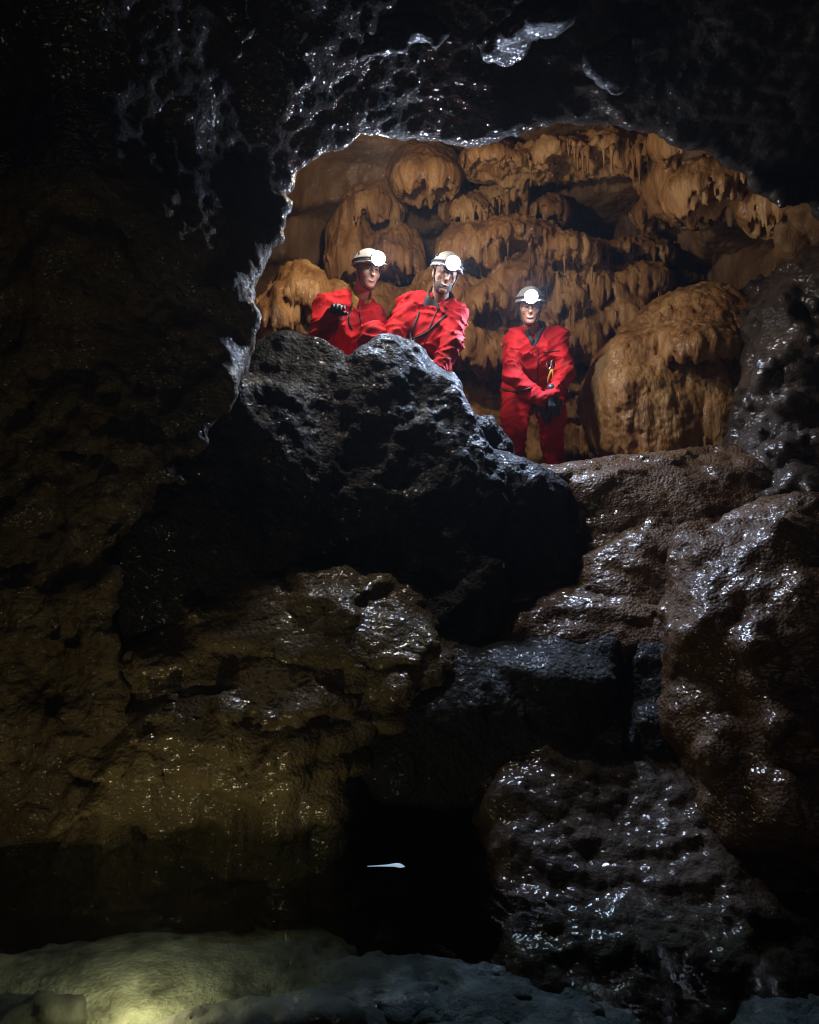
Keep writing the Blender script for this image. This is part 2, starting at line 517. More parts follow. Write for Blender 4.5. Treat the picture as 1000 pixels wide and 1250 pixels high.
V, Q = surface(f_cave, (-3.4, 0.2, -1.15), (3.4, 8.9, 5.4), 0.041)
print('cave coarse', len(Q), round(time.time() - T0, 1))
ctr = V[Q].mean(1)
seen = ~((ctr[:, 1] > 4.9) & ((ctr[:, 2] < 3.3) | (ctr[:, 2] > 4.9) | (ctr[:, 0] < -0.6))) & (np.abs(ctr[:, 0]) < 0.68 * ctr[:, 1] + 0.25) & (ctr[:, 2] < 1.5 + 0.78 * ctr[:, 1]) & (ctr[:, 1] > 1.6) & (ctr[:, 2] > -0.25) & ~((ctr[:, 1] > 4.9) & (ctr[:, 2] < 1.7))
Q0 = Q[~seen]
V0, Q0 = compact(V, Q0)
V, Q = compact(V, Q[seen])
V, Q = subdivide(V, Q, 1)
Q = np.concatenate([Q, Q0 + len(V)]); V = np.concatenate([V, V0])

def d_cave(p, n):
    wb = sstep(4.9, 5.7, p[:, 1])
    wl = (1 - wb) * sstep(-0.5, -1.1, p[:, 0]) * sstep(3.0, 2.2, p[:, 2])
    f1, f2 = worley(p * np.float32(7.5), 2)
    g1, g2 = worley(p * np.float32(17), 6)
    pits = -0.12 * np.clip(0.48 - f1, 0, 1) * sstep(-0.2, 0.3, gn(p * np.float32(2.3), 39)) + 0.045 * fbm(p * np.float32(8), 3, 40, 0.6) + 0.022 * (0.5 - g1)
    crag = 0.026 * ridged(p * np.float32(8.5), 3, 41, 0.55) + 0.02 * (f2 - f1)
    fl = 0.018 * gn(p * np.array([22, 22, 2.6], np.float32), 44) + 0.012 * ridged(p * np.float32(12), 2, 46)
    return wb * fl + (1 - wb) * (wl * pits + (1 - wl) * crag)
V = displace(V, Q, d_cave)
print('cave fine', len(Q), round(time.time() - T0, 1))
fc = V[Q].mean(1)
me = to_mesh('temp', V, Q)
pn = np.empty(len(Q) * 3, np.float32); me.polygon_normals.foreach_get('vector', pn); pn = pn.reshape(-1, 3)
bpy.data.meshes.remove(me)
back = fc[:, 1] > 4.75
reg = np.where(back, np.where((fc[:, 2] < 1.95), 4, np.where(fc[:, 2] > 4.45, 1, 3)),
               np.where(fc[:, 2] < -0.3, 5, np.where(fc[:, 2] > np.where(fc[:, 0] < -0.5, 3.0, 2.6), 0, np.where(fc[:, 0] < 0.6, 2, 6))))
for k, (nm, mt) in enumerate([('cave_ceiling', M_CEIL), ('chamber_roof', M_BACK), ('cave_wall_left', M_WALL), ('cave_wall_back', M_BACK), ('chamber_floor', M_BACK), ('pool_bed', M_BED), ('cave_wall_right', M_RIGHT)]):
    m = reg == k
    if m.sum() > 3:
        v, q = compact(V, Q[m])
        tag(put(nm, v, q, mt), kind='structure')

# ------------------------------------------------------------------ rock masses
def flutes(q):
    w = q + np.float32(0.02) * gn(q * np.float32(5), 60)[:, None]
    n2 = gn(w * np.array([18, 18, 0.8], np.float32), 61)
    n3 = gn(w * np.array([36, 36, 1.6], np.float32), 62)
    low = gn(w * np.array([4.5, 4.5, 0.6], np.float32), 63)
    return n2, n3, low


def rock(name, pts, Y, hf, hb, k, mat, style, label, cat, slope=0.0, h=0.034, lev=1, group=None, amp=1.0, seed=0, extra=None, parent=None, ext=(0, 0)):
    pl = poly_px(pts, Y)
    xs = [a for a, _ in pl]; zs = [b for _, b in pl]
    zm = (min(zs) + max(zs)) / 2
    sd = seed * 3.7
    def f(p):
        x, y, z = p[:, 0], p[:, 1], p[:, 2]
        yy = y - Y - slope * (z - zm)
        d = smax(poly2(x, z, pl), np.maximum(-yy - hf, yy - hb), k)
        if extra is not None:
            d = extra(p, d)
        q = p + np.float32(sd)
        if style == 'crag':
            n = 0.07 * fbm(q * np.float32(1.8), 2, 1) + 0.06 * ridged(q * np.float32(2.6), 4, 2, 0.55)
        elif style == 'flow':
            zz = q[:, 2] * 5.2 + 1.3 * gn(q * np.float32(1.9), 9) + 0.35 * gn(q * np.float32(6), 10)
            saw = zz % 1.0
            n = 0.038 * sstep(0, 0.22, saw) * (1 - saw) - 0.012 + 0.05 * gn(q * np.float32(2.2), 3) + 0.022 * gn(q * np.array([7, 7, 2.2], np.float32), 4) + 0.012 * gn(q * np.float32(9), 5)
        elif style == 'knob':
            f1, f2 = worley(q * np.float32(3.0), 3)
            h1, h2 = worley(q * np.array([7.5, 7.5, 6], np.float32), 4)
            n = 0.05 * fbm(q * np.float32(2.0), 2, 6) + 0.17 * (0.55 - f1) + 0.06 * (0.55 - h1)
        elif style == 'ledge':
            f1, f2 = worley((q + np.float32(0.08) * gn(q * np.float32(4), 9)[:, None]) * np.array([5.5, 5.5, 7.5], np.float32), 3)
            zz = q[:, 2] * 7.0 + 1.2 * gn(q * np.float32(2.4), 9)
            saw = zz % 1.0
            n = 0.13 * fbm(q * np.float32(2.0), 3, 6) + 0.065 * (0.6 - f1) + 0.045 * sstep(0, 0.2, saw) * (1 - saw)
        elif style == 'rough':
            f1, f2 = worley(q * np.float32(4.2), 3)
            n = 0.10 * fbm(q * np.float32(1.7), 2, 1) + 0.11 * (ridged(q * np.float32(3.0), 4, 2, 0.6) - 0.3) + 0.06 * (f2 - f1)
        elif style == 'drip':
            n2, n3, low = flutes(q)
            n = 0.06 * gn(q * np.float32(2.0), 3) + 0.03 * gn(q * np.float32(5), 5) + 0.022 * n2 + 0.010 * n3 + 0.02 * low
        else:
            n = 0.05 * fbm(q * np.float32(2.2), 3, 7) + 0.035 * ridged(q * np.float32(3.2), 3, 8)
        return d - amp * n
    pad = 0.16
    sl = abs(slope) * (max(zs) - min(zs)) / 2
    v, q = surface(f, (min(xs) - pad + ext[0], Y - hf - sl - pad + ext[1], min(zs) - pad), (max(xs) + pad, Y + hb + sl + pad, max(zs) + pad), h)
    if lev:
        v, q = subdivide(v, q, lev)
    def dd(p, n):
        s = p + np.float32(sd)
        if style in ('crag', 'rough'):
            f1, f2 = worley(s * np.float32(9), 4)
            return 0.02 * ridged(s * np.float32(10), 3, 51, 0.55) + 0.018 * (f2 - f1)
        if style == 'flow':
            up = np.clip(n[:, 2], 0, 1)
            rim = 0.008 * ridged(s * np.array([16, 16, 30], np.float32), 2, 52) * (0.4 + up)
            rim = rim + 0.009 * ridged(s * np.float32(13), 3, 58, 0.6)
            return rim + (1 - up) * 0.010 * gn(s * np.array([26, 26, 4], np.float32), 53) + 0.006 * gn(s * np.float32(40), 54)
        if style in ('knob', 'ledge'):
            f1, f2 = worley(s * np.float32(13), 5)
            return 0.028 * (0.6 - f1) + 0.006 * gn(s * np.float32(45), 55)
        return 0.015 * ridged(s * np.float32(8), 3, 56) + 0.006 * gn(s * np.float32(30), 57)
    v = displace(v, q, dd)
    o = put(name, v, q, mat, parent=parent)
    if parent is None:
        tag(o, label, cat, group)
    return o

TALUS = poly_px([(165, 950), (165, 740), (160, 650), (215, 545), (278, 464), (350, 470), (420, 560), (420, 950)], 4.15)
rock('boulder', [(296, 500), (318, 428), (345, 411), (388, 416), (412, 436), (430, 457), (447, 434), (465, 421), (500, 437), (545, 468), (560, 500), (572, 540), (585, 560), (600, 600), (600, 720),
                 (560, 780), (380, 760), (250, 740), (150, 760), (165, 655), (235, 565)], 4.65, 0.45, 0.45, 0.22, M_BOULDER, 'crag',
     'huge dark peaked boulder that two cavers lean over', 'boulder', slope=0.35, seed=1, amp=1.25, ext=(-0.35, -0.55),
     extra=lambda p, d: smin(d, smax(poly2(p[:, 0], p[:, 2], TALUS), np.maximum(3.66 + 0.12 * (p[:, 2] - 1.5) + 0.42 * (p[:, 0] + 1.45) - p[:, 1], p[:, 1] - 4.9), 0.25), 0.1))
rock('boulder', [(520, 600), (538, 566), (600, 554), (650, 570), (688, 596), (702, 700), (690, 760), (560, 770), (515, 700)], 4.6, 0.3, 0.6, 0.25, M_BOULDER, 'smooth',
     'dark rounded boulder below the standing caver, left of the cascade', 'boulder', slope=0.1, seed=2)
rock('boulder', [(556, 552), (566, 518), (590, 522), (612, 548), (618, 575), (560, 580)], 5.0, 0.25, 0.25, 0.15, M_BOULDER, 'crag',
     'small dark rock behind the peaked boulder beside the standing caver', 'boulder', seed=3, h=0.02)
rock('flowstone_cascade', [(630, 572), (665, 563), (730, 561), (800, 553), (880, 543), (930, 545), (960, 600), (960, 700), (880, 740), (800, 720), (700, 720), (684, 640), (670, 600)], 4.75, 0.45, 0.9, 0.5, M_FLOWD, 'flow',
     'wet brown flowstone cascade whose rim the standing caver stands behind', 'flowstone', slope=0.45, seed=4)
rock('flowstone_cascade', [(700, 690), (735, 655), (790, 625), (850, 605), (920, 600), (960, 700), (900, 780), (760, 790), (690, 770)], 4.35, 0.3, 0.5, 0.4, M_FLOWD, 'flow',
     'glistening middle flowstone terrace stepping down under the cascade rim', 'flowstone', slope=0.6, seed=5)
rock('flowstone_cascade', [(597, 775), (612, 745), (660, 730), (740, 716), (810, 706), (850, 720), (850, 800), (760, 830), (620, 830), (598, 800)], 4.1, 0.35, 0.5, 0.4, M_FLOWD, 'flow',
     'lowest glistening flowstone terrace above the dark ridged boulder', 'flowstone', slope=0.4, seed=6)
rock('flowstone_slope', [(500, 800), (540, 730), (600, 700), (700, 690), (860, 640), (980, 640), (980, 1010), (650, 1010), (630, 940), (520, 930)], 4.3, 0.3, 0.5, 0.4, M_FLOWD, 'flow',
     'dark brown flowstone slope seen in the gaps between the boulders under the cascade', 'flowstone', slope=0.45, seed=18)
rock('flowstone_dome', [(120, 800), (160, 752), (230, 715), (320, 695), (400, 692), (460, 700), (520, 733), (566, 790), (560, 850), (480, 900), (440, 930), (200, 930), (150, 860)], 3.95, 0.45, 0.6, 0.55, M_FLOWY, 'flow',
     'broad rounded flowstone dome with a glinting top, below the peaked boulder', 'flowstone', slope=0.3, seed=7, amp=1.8)
rock('flowstone_bank', [(60, 900), (140, 862), (230, 830), (330, 812), (410, 830), (446, 876), (458, 940), (450, 985), (425, 1020), (390, 1070), (60, 1070)], 3.6, 0.30, 0.7, 0.5, M_FLOWY, 'flow',
     'bulging olive flowstone bank at the far edge of the pool', 'flowstone', slope=-0.05, seed=8, amp=2.0)
rock('boulder', [(440, 915), (470, 860), (505, 812), (560, 797), (640, 787), (700, 783), (752, 788), (765, 830), (720, 880), (700, 945), (620, 948), (560, 955), (470, 950)], 3.75, 0.3, 0.45, 0.3, M_BOULDER, 'smooth',
     'dark ridged boulder overhanging the black hollow at the pool edge', 'boulder', slope=0.35, seed=9, amp=1.3)
rock('boulder', [(690, 935), (735, 862), (785, 800), (830, 775), (860, 800), (860, 950), (800, 990), (715, 985)], 3.7, 0.25, 0.5, 0.25, M_BOULDER, 'knob',
     'dark wet rock wedged between the ridged boulder and the right flowstone mass', 'boulder', slope=0.3, seed=10, amp=0.7)
rock('flowstone_mass', [(842, 770), (862, 712), (905, 672), (960, 640), (1020, 612), (1150, 600), (1150, 1120), (960, 1060), (850, 990), (825, 900), (845, 800)], 3.35, 0.35, 0.7, 0.45, M_FLOWD, 'knob',
     'large bulbous wet flowstone mass along the right edge', 'flowstone', slope=0.35, seed=11, amp=0.9)
rock('rock_apron', [(600, 985), (618, 935), (660, 912), (740, 902), (820, 910), (900, 925), (1130, 930), (1130, 1120), (600, 1120), (596, 1080)], 3.4, 0.45, 0.6, 0.14, M_RIGHT, 'ledge',
     'low knobbly wet rocks sloping into the pool at lower right', 'rock', slope=1.3, seed=12, h=0.026)
rock('rock_wall', [(895, 625), (912, 540), (925, 470), (945, 400), (975, 345), (1010, 315), (1080, 270), (1200, 270), (1200, 700), (900, 690)], 4.9, 0.45, 0.8, 0.35, M_RIGHT, 'rough',
     'rough glistening rock outcrop right of the big orange flowstone dome', 'rock outcrop', slope=0.3, seed=13, amp=1.35, h=0.036)
print('rocks', round(time.time() - T0, 1))

# ------------------------------------------------------------------ rear flowstone
rock('flowstone_dome', [(718, 500), (728, 450), (748, 415), (775, 392), (800, 365), (835, 340), (880, 338), (925, 360), (940, 450), (930, 590), (745, 590), (728, 545)], 5.75, 0.5, 0.7, 0.6, M_ORANGE, 'drip',
     'big smooth orange flowstone dome beside the standing caver', 'flowstone', slope=0.35, seed=14, h=0.024)

BASE = [(poly_px(pts, Y), Y, hf, hb, sl) for pts, Y, hf, hb, sl in [
    ([(420, 600), (428, 470), (470, 400), (520, 330), (560, 270), (620, 240), (680, 262), (720, 320), (720, 420), (700, 600)], 7.0, 0.35, 1.2, 0.45),
    ([(395, 600), (398, 340), (412, 270), (445, 228), (480, 228), (515, 280), (530, 380), (530, 600)], 7.2, 0.35, 1.0, 0.25),
    ([(300, 600), (318, 390), (345, 355), (385, 332), (420, 360), (440, 600)], 6.1, 0.3, 1.2, 0.25),
    ([(690, 600), (700, 340), (760, 300), (830, 310), (850, 420), (820, 600)], 6.9, 0.3, 1.0, 0.4)]]
LOBES = [(455, 262, 6.85, .26, .22, .12), (425, 325, 6.75, .2, .3, .2), (482, 322, 6.7, .26, .22, .16), (448, 385, 6.6, .3, .2, .2), (505, 392, 6.5, .25, .18, .18),
         (575, 262, 6.65, .24, .15, .13), (622, 246, 6.7, .22, .13, .12), (664, 262, 6.7, .22, .12, .12), (575, 312, 6.4, .27, .19, .17), (632, 296, 6.35, .36, .16, .14), (690, 312, 6.3, .30, .14, .12),
         (545, 365, 6.35, .26, .17, .16), (598, 378, 6.25, .26, .16, .22), (640, 345, 6.35, .24, .16, .2), (692, 372, 6.35, .18, .2, .24), (732, 362, 6.4, .22, .2, .22), (782, 345, 6.45, .26, .13, .13),
         (742, 312, 6.65, .28, .11, .1), (795, 312, 6.7, .24, .1, .1), (705, 425, 6.3, .2, .18, .2), (560, 425, 6.3, .28, .2, .2), (620, 440, 6.3, .3, .2, .2), (362, 365, 5.85, .2, .17, .12), (335, 395, 5.75, .18, .14, .1), (400, 395, 5.9, .2, .2, .14),
         (765, 395, 6.3, .2, .16, .18), (660, 412, 6.25, .2, .16, .2),
         (640, 205, 6.3, .28, .12, .16), (690, 192, 6.2, .3, .12, .2), (742, 186, 6.1, .28, .12, .2), (792, 190, 6.0, .22, .14, .18), (812, 262, 6.5, .22, .12, .16), (815, 225, 6.3, .2, .12, .2)]
LOBES = [(P(a, b, Y), rx, rz, fr) for a, b, Y, rx, rz, fr in LOBES]

def f_lobe(p, c, rx, rz, fringe, n2, n3, low, tilt=0.0):
    ry = rx * 0.8
    d = smin(ell(p, c, (rx, ry, rz)), ell(p, c + np.array([0, ry * 1.1, rz * 0.8]), (rx * 1.15, ry * 1.2, rz * 1.15)), 0.15)
    tz = tilt * (p[:, 0] - c[0]) / rx * rz
    cut = c[2] + tz - rz * 0.25 - fringe * np.clip(0.25 + 1.1 * n2 + 0.6 * n3 + 0.7 * low, -0.4, 1.5)
    d = np.maximum(d, (cut - p[:, 2]) * 0.45)
    inner = ell(p, c - np.array([0, 0, rz * 0.75]), (rx * 0.78, ry * 0.78, rz * 0.75))
    return smax(d, -inner, 0.03)

def f_rear(p):
    n2, n3, low = flutes(p)
    x, y, z = p[:, 0], p[:, 1], p[:, 2]
    d = None
    for pl, Y, hf, hb, sl in BASE:
        yy = y - Y - sl * (z - 2.6)
        e = smax(poly2(x, z, pl), np.maximum(-yy - hf, yy - hb), 0.35)
        d = e if d is None else smin(d, e, 0.15)
    saw = ((z + 0.25 * gn(p * np.float32(1.6), 66)) * 3.1) % 1.0
    d = d - 0.07 * sstep(0, 0.15, saw) * (1 - saw) + 0.02
    for c, rx, rz, fr in LOBES:
        d = smin(d, f_lobe(p, c, rx, rz, fr, n2, n3, low), 0.035)
    return d - 0.05 * gn(p * np.float32(2.5), 64) - 0.022 * gn(p * np.float32(6), 67) - 0.034 * n2 - 0.020 * n3

v, q = surface(f_rear, (-1.6, 5.2, 1.6), (2.9, 7.4, 5.0), 0.021)
c4 = v[q].mean(1)
q = q[(c4[:, 1] < 7.1)]
v, q = compact(v, q)
v = displace(v, q, lambda p, n: 0.008 * gn(p * np.array([30, 30, 9], np.float32), 65) + 0.006 * gn(p * np.float32(24), 68))
rear = tag(put('flowstone_wall', v, q, M_ORANGE), 'orange wall of layered fringed flowstone rising behind the three cavers', 'flowstone')

rs2 = np.random.RandomState(5)
var = []
for k in range(5):
    L = 1.0
    tt = np.linspace(0, 1, 6)
    path = np.stack([0.03 * np.sin(tt * 3 + k), 0.03 * np.cos(tt * 2.2 + k * 2), -tt], 1)
    var.append(lattice_tube(path, [2.6, 1.3, 0.85, 0.6, 0.42, 0.12] + 0.06 * rs2.randn(6), 7))
for k in range(55):
    c, rx, rz, fr = LOBES[rs2.choice([5, 6, 7, 8, 9, 10, 13, 14, 15, 16, 17, 18, 27, 28, 29, 30, 31, 32, 28, 29, 30])]
    a = rs2.uniform(-1.2, 1.2)
    top = c + np.array([math.sin(a) * rx * 0.8, -math.cos(a) * rx * 0.8 * 0.78, -rz * 0.12])
    L = rs2.uniform(0.10, 0.30) * (1.0 if rz > 0.125 else 0.8); r = 0.007 + 0.035 * L
    v, q = var[k % 5]
    v = v * np.array([r, r, 1]) * np.array([1, 1, L])
    put('stalactite', v + top, q, M_ORANGE, parent=rear)

def canopy(cx, cy, Y, rx, rz, label, seed, fringe=0.16, tilt=0.0):
    c = P(cx, cy, Y)
    ry = rx * 0.8
    sd = np.float32(seed * 5.3)
    def f(p):
        n2, n3, low = flutes(p + sd)
        return f_lobe(p, c, rx, rz, fringe, n2, n3, low, tilt) - 0.03 * gn((p + sd) * np.float32(4), 64) - 0.02 * n2 - 0.01 * n3 - 0.02 * low
    v, q = surface(f, c - np.array([rx * 1.25, ry, rz * (1 + abs(tilt)) + fringe]) - 0.08, c + np.array([rx * 1.25, ry * 2.4, rz * 2.1]) + 0.1, 0.017)
    v = displace(v, q, lambda p, n: 0.007 * gn((p + sd) * np.array([30, 30, 9], np.float32), 65))
    return tag(put('flowstone_canopy', v, q, M_ORANGE), label, 'flowstone', 'hanging flowstone canopies in the rear chamber')

canopy(520, 222, 6.5, 0.30, 0.24, 'rounded orange drapery hanging just under the ceiling lip, upper left of chamber', 1, fringe=0.16)
canopy(872, 240, 5.6, 0.36, 0.26, 'big leaning orange drapery at the right above the dome', 6, fringe=0.2, tilt=0.35)
canopy(838, 178, 5.5, 0.2, 0.17, 'small orange drapery tucked under the ceiling at the right', 7, fringe=0.18)
canopy(905, 176, 5.75, 0.26, 0.15, 'brown fringed drapery at the far right of the chamber roof', 14, fringe=0.18)
canopy(955, 262, 5.35, 0.22, 0.2, 'brown drapery low under the ceiling beside the rough outcrop', 15, fringe=0.2)
canopy(858, 432, 5.22, 0.30, 0.15, 'fringed shelf on the front of the big orange dome', 8, fringe=0.12, tilt=0.3)
canopy(690, 205, 6.9, 0.5, 0.14, 'dim brown canopy high in the middle of the chamber', 11, fringe=0.2)
canopy(770, 200, 6.9, 0.35, 0.12, 'dim brown canopy high at the right, beside the middle one', 12, fringe=0.24)
canopy(600, 196, 6.3, 0.25, 0.12, 'small fringed drapery peeking out below the ceiling lip at centre', 13, fringe=0.14)
print('canopies', round(time.time() - T0, 1))

# ------------------------------------------------------------------ pool
def water_mat():
    m = bpy.data.materials.new('pool_water'); m.use_nodes = True
    nt = m.node_tree; N, L = nt.nodes, nt.links
    N.remove(N['Principled BSDF'])
    tr = N.new('ShaderNodeBsdfTransparent'); tr.inputs[0].default_value = (0.92, 0.96, 0.95, 1)
    gl = N.new('ShaderNodeBsdfGlossy'); gl.inputs['Roughness'].default_value = 0.015; gl.inputs[0].default_value = (1, 1, 1, 1)
    fr = N.new('ShaderNodeFresnel'); fr.inputs[0].default_value = 1.33
    mx = N.new('ShaderNodeMixShader')
    tc = N.new('ShaderNodeNewGeometry')
    n = N.new('ShaderNodeTexNoise'); n.inputs['Scale'].default_value = 7.0; n.inputs['Detail'].default_value = 2
    L.new(tc.outputs['Position'], n.inputs['Vector'])
    bp = N.new('ShaderNodeBump'); bp.inputs['Strength'].default_value = 0.25; bp.inputs['Distance'].default_value = 0.006
    L.new(n.outputs['Fac'], bp.inputs['Height'])
    L.new(bp.outputs[0], gl.inputs['Normal']); L.new(bp.outputs[0], fr.inputs['Normal'])
    L.new(fr.outputs[0], mx.inputs[0]); L.new(tr.outputs[0], mx.inputs[1]); L.new(gl.outputs[0], mx.inputs[2])
    L.new(mx.outputs[0], N['Material Output'].inputs[0])
    va = N.new('ShaderNodeVolumeAbsorption'); va.inputs['Density'].default_value = 2.8; va.inputs['Color'].default_value = (0.40, 0.47, 0.42, 1)
    L.new(va.outputs[0], N['Material Output'].inputs['Volume'])
    return m
WB = [(x, y, z) for z in (-1.3, 0.0) for x, y in ((-3.3, -0.5), (3.3, -0.5), (3.3, 4.6), (-3.3, 4.6))]
tag(put('water', WB, [(3, 2, 1, 0), (4, 5, 6, 7), (0, 1, 5, 4), (1, 2, 6, 5), (2, 3, 7, 6), (3, 0, 4, 7)], water_mat(), smooth=False), kind='structure')

rs = np.random.RandomState(3)
def stone(name, c, r, rot, mat, label, cat, group=None, seed=0, h=0.02, amp=1.0, flat=0.0):
    c = np.asarray(c, float)
    ca, sa = math.cos(rot), math.sin(rot)
    r = np.asarray(r, float)
    def f(p):
        q = p - c.astype(np.float32)
        x = q[:, 0] * ca + q[:, 1] * sa; y = -q[:, 0] * sa + q[:, 1] * ca
        z = q[:, 2] - flat * x
        w = np.stack([x, y, z], 1).astype(np.float32)
        s = p + np.float32(seed * 4.1)
        ex = (np.abs(w / r.astype(np.float32)) ** 3).sum(1) ** (1 / 3.)
        d = (ex - 1) * r.min()
        return d - amp * (0.03 * ridged(s * np.float32(5), 3, 71) + 0.02 * gn(s * np.float32(3), 72)) * min(1, r.min() / 0.06)
    R = max(r[0], r[1]) + 0.08
    v, q = surface(f, c - np.array([R, R, r[2] + 0.08 + abs(flat) * R]), c + np.array([R, R, r[2] + 0.08 + abs(flat) * R]), h)
    v = displace(v, q, lambda p, n: 0.006 * gn(p * np.float32(22), 73 + seed) + 0.004 * ridged(p * np.float32(30), 2, 75))
    return tag(put(name, v, q, mat), label, cat, group)

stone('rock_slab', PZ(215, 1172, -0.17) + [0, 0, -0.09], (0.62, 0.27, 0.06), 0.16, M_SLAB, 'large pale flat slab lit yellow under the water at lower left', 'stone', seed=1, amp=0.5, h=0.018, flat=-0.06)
stone('rock', PZ(30, 1236, -0.16) + [0, 0, -0.08], (0.17, 0.07, 0.08), 0.2, M_BED, 'dark stone in front of the lit slab at the lower left corner', 'stone', seed=3)
stone('rock', PZ(300, 1243, -0.14) + [0, 0, -0.08], (0.30, 0.08, 0.09), 0.25, M_BED, 'dark stone in front of the lit slab at bottom left of centre', 'stone', seed=4)
k = 5
for (px, py, w, dd, rot, t) in [(545, 1208, .17, .08, .1, .2), (640, 1226, .2, .1, -.2, -.1), (470, 1240, .14, .08, .3, .1), (560, 1245, .17, .08, -.1, .1), (520, 1222, .12, .07, .4, -.2),
                              (690, 1205, .16, .09, .2, .1), (610, 1200, .12, .07, -.4, .15), (455, 1195, .16, .09, .1, .0), (640, 1250, .2, .09, .0, .1), (960, 1250, .15, .1, .2, .1),
                              (410, 1225, .12, .08, .5, .1), (500, 1180, .18, .09, -.3, .1), (730, 1235, .15, .09, .6, -.1)]:
    stone('rock_slab', PZ(px, py, -0.22) + [0, 0, -0.05], (w, dd, 0.05), rot, M_STONE, 'bluish flat stone lying under the water at the bottom centre of the pool', 'stone', 'flat stones on the pool bed', seed=k * 1.7, h=0.014, flat=t, amp=1.4)
    k += 1
def pool_fill(loc, w, col=(1.0, 0.84, 0.45), r=0.04):
    tl = bpy.data.lights.new('pool_fill_light', 'POINT'); tl.energy = w; tl.color = col; tl.shadow_soft_size = r
    o = bpy.data.objects.new('pool_fill_light', tl); o.location = Vector(loc); COL.objects.link(o)
pool_fill((-1.75, 2.62, 0.10), POOL_FILL_W * 0.65)                  # unseen warm fill light added beside the pool, just left of the frame
pool_fill(PZ(165, 1200, -0.03), POOL_FILL_W * 4.0, r=0.0)          # and another one added under the water, with no body of its own

gp = PZ(480, 1056, -0.004)  # glint on the water, put in as a glowing sliver
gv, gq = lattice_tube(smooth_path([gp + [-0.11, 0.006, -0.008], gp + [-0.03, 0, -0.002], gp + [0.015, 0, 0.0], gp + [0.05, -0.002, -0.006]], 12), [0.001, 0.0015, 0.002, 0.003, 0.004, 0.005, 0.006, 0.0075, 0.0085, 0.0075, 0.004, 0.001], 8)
tag(put('painted_glint', gv, gq, emit('painted_glint_glow', (0.55, 0.75, 1.0), 0.7)), 'small bright glint on the water at the far bank, painted as a glowing sliver', 'painted_glint')
kl = bpy.data.lights.new('chamber_fill_light', 'POINT'); kl.energy = CHAMBER_W; kl.color = (1.0, 0.89, 0.75); kl.shadow_soft_size = 0.07  # added fill light, no fixture is built for it
klo = bpy.data.objects.new('chamber_fill_light', kl); klo.location = (-0.2, 4.74, 3.84); COL.objects.link(klo)

# ------------------------------------------------------------------ people
def suit_mat():
    m = plain('muddy_red_suit', (0.47, 0.004, 0.007), 0.8, bump=0.25, bscale=160, var=0.25)
    nt = m.node_tree; N, L = nt.nodes, nt.links
    b = N['Principled BSDF']
    src = b.inputs['Base Color'].links[0].from_socket
    g = N.new('ShaderNodeNewGeometry')
    n = N.new('ShaderNodeTexNoise'); n.inputs['Scale'].default_value = 9.0; n.inputs['Detail'].default_value = 8; n.inputs['Roughness'].default_value = 0.7
    L.new(g.outputs['Position'], n.inputs['Vector'])
    r = N.new('ShaderNodeMapRange'); r.inputs[1].default_value = 0.56; r.inputs[2].default_value = 0.72; r.inputs[3].default_value = 0.0; r.inputs[4].default_value = 0.6
    L.new(n.outputs['Fac'], r.inputs[0])
    mx = N.new('ShaderNodeMix'); mx.data_type = 'RGBA'
    L.new(r.outputs[0], mx.inputs[0]); L.new(src, mx.inputs[6]); mx.inputs[7].default_value = (0.10, 0.045, 0.02, 1)
    L.new(mx.outputs[2], b.inputs['Base Color'])
    b.inputs['Specular IOR Level'].default_value = 0.3
    return m
M_SUIT = suit_mat()
M_SKIN = plain('skin', (0.40, 0.20, 0.13), 0.55, var=0.12)
M_GLOVE = plain('black_glove', (0.018, 0.018, 0.02), 0.45, bump=0.4, bscale=120)
M_BOOT = plain('black_rubber', (0.02, 0.02, 0.02), 0.4)
M_HELM = plain('white_helmet_shell', (0.26, 0.26, 0.25), 0.45, var=0.3)
M_DARK = plain('black_webbing', (0.015, 0.015, 0.016), 0.6)
M_COLLAR_D = plain('dark_collar', (0.012, 0.014, 0.018), 0.8)
M_COLLAR_Y = plain('ochre_collar', (0.45, 0.24, 0.03), 0.8)
M_CORD = plain('yellow_cord', (0.60, 0.36, 0.06), 0.7)
M_METAL = plain('carabiner_metal', (0.6, 0.6, 0.62), 0.25, metal=1.0)
M_EYE = plain('eye_dark', (0.16, 0.11, 0.09), 0.25)
M_LIP = plain('lip', (0.32, 0.10, 0.09), 0.4)
M_TEETH = plain('teeth', (0.36, 0.33, 0.29), 0.4)
M_BEARD = plain('beard_hair', (0.07, 0.045, 0.035), 0.8, bump=0.5)
M_HAIR = plain('dark_hair', (0.03, 0.02, 0.015), 0.6)
M_LENS = emit('lit_lamp_lens', (0.85, 0.92, 1.0), 120.0)
M_LAMP = plain('lamp_housing', (0.03, 0.03, 0.035), 0.4)

def frame(fwd, up):
    f = np.array(fwd, float); f /= np.linalg.norm(f)
    u = np.array(up, float); u -= f * (u @ f); u /= np.linalg.norm(u)
    return np.stack([np.cross(f, u), f, u])          # rows: right, forward, up

def bounds(segs, pad):
    pts = np.array([q for a, b, ra, rb in segs for q in (np.asarray(a), np.asarray(b))])
    r = max(max(s[2], s[3]) for s in segs) + pad
    return pts.min(0) - r, pts.max(0) + r

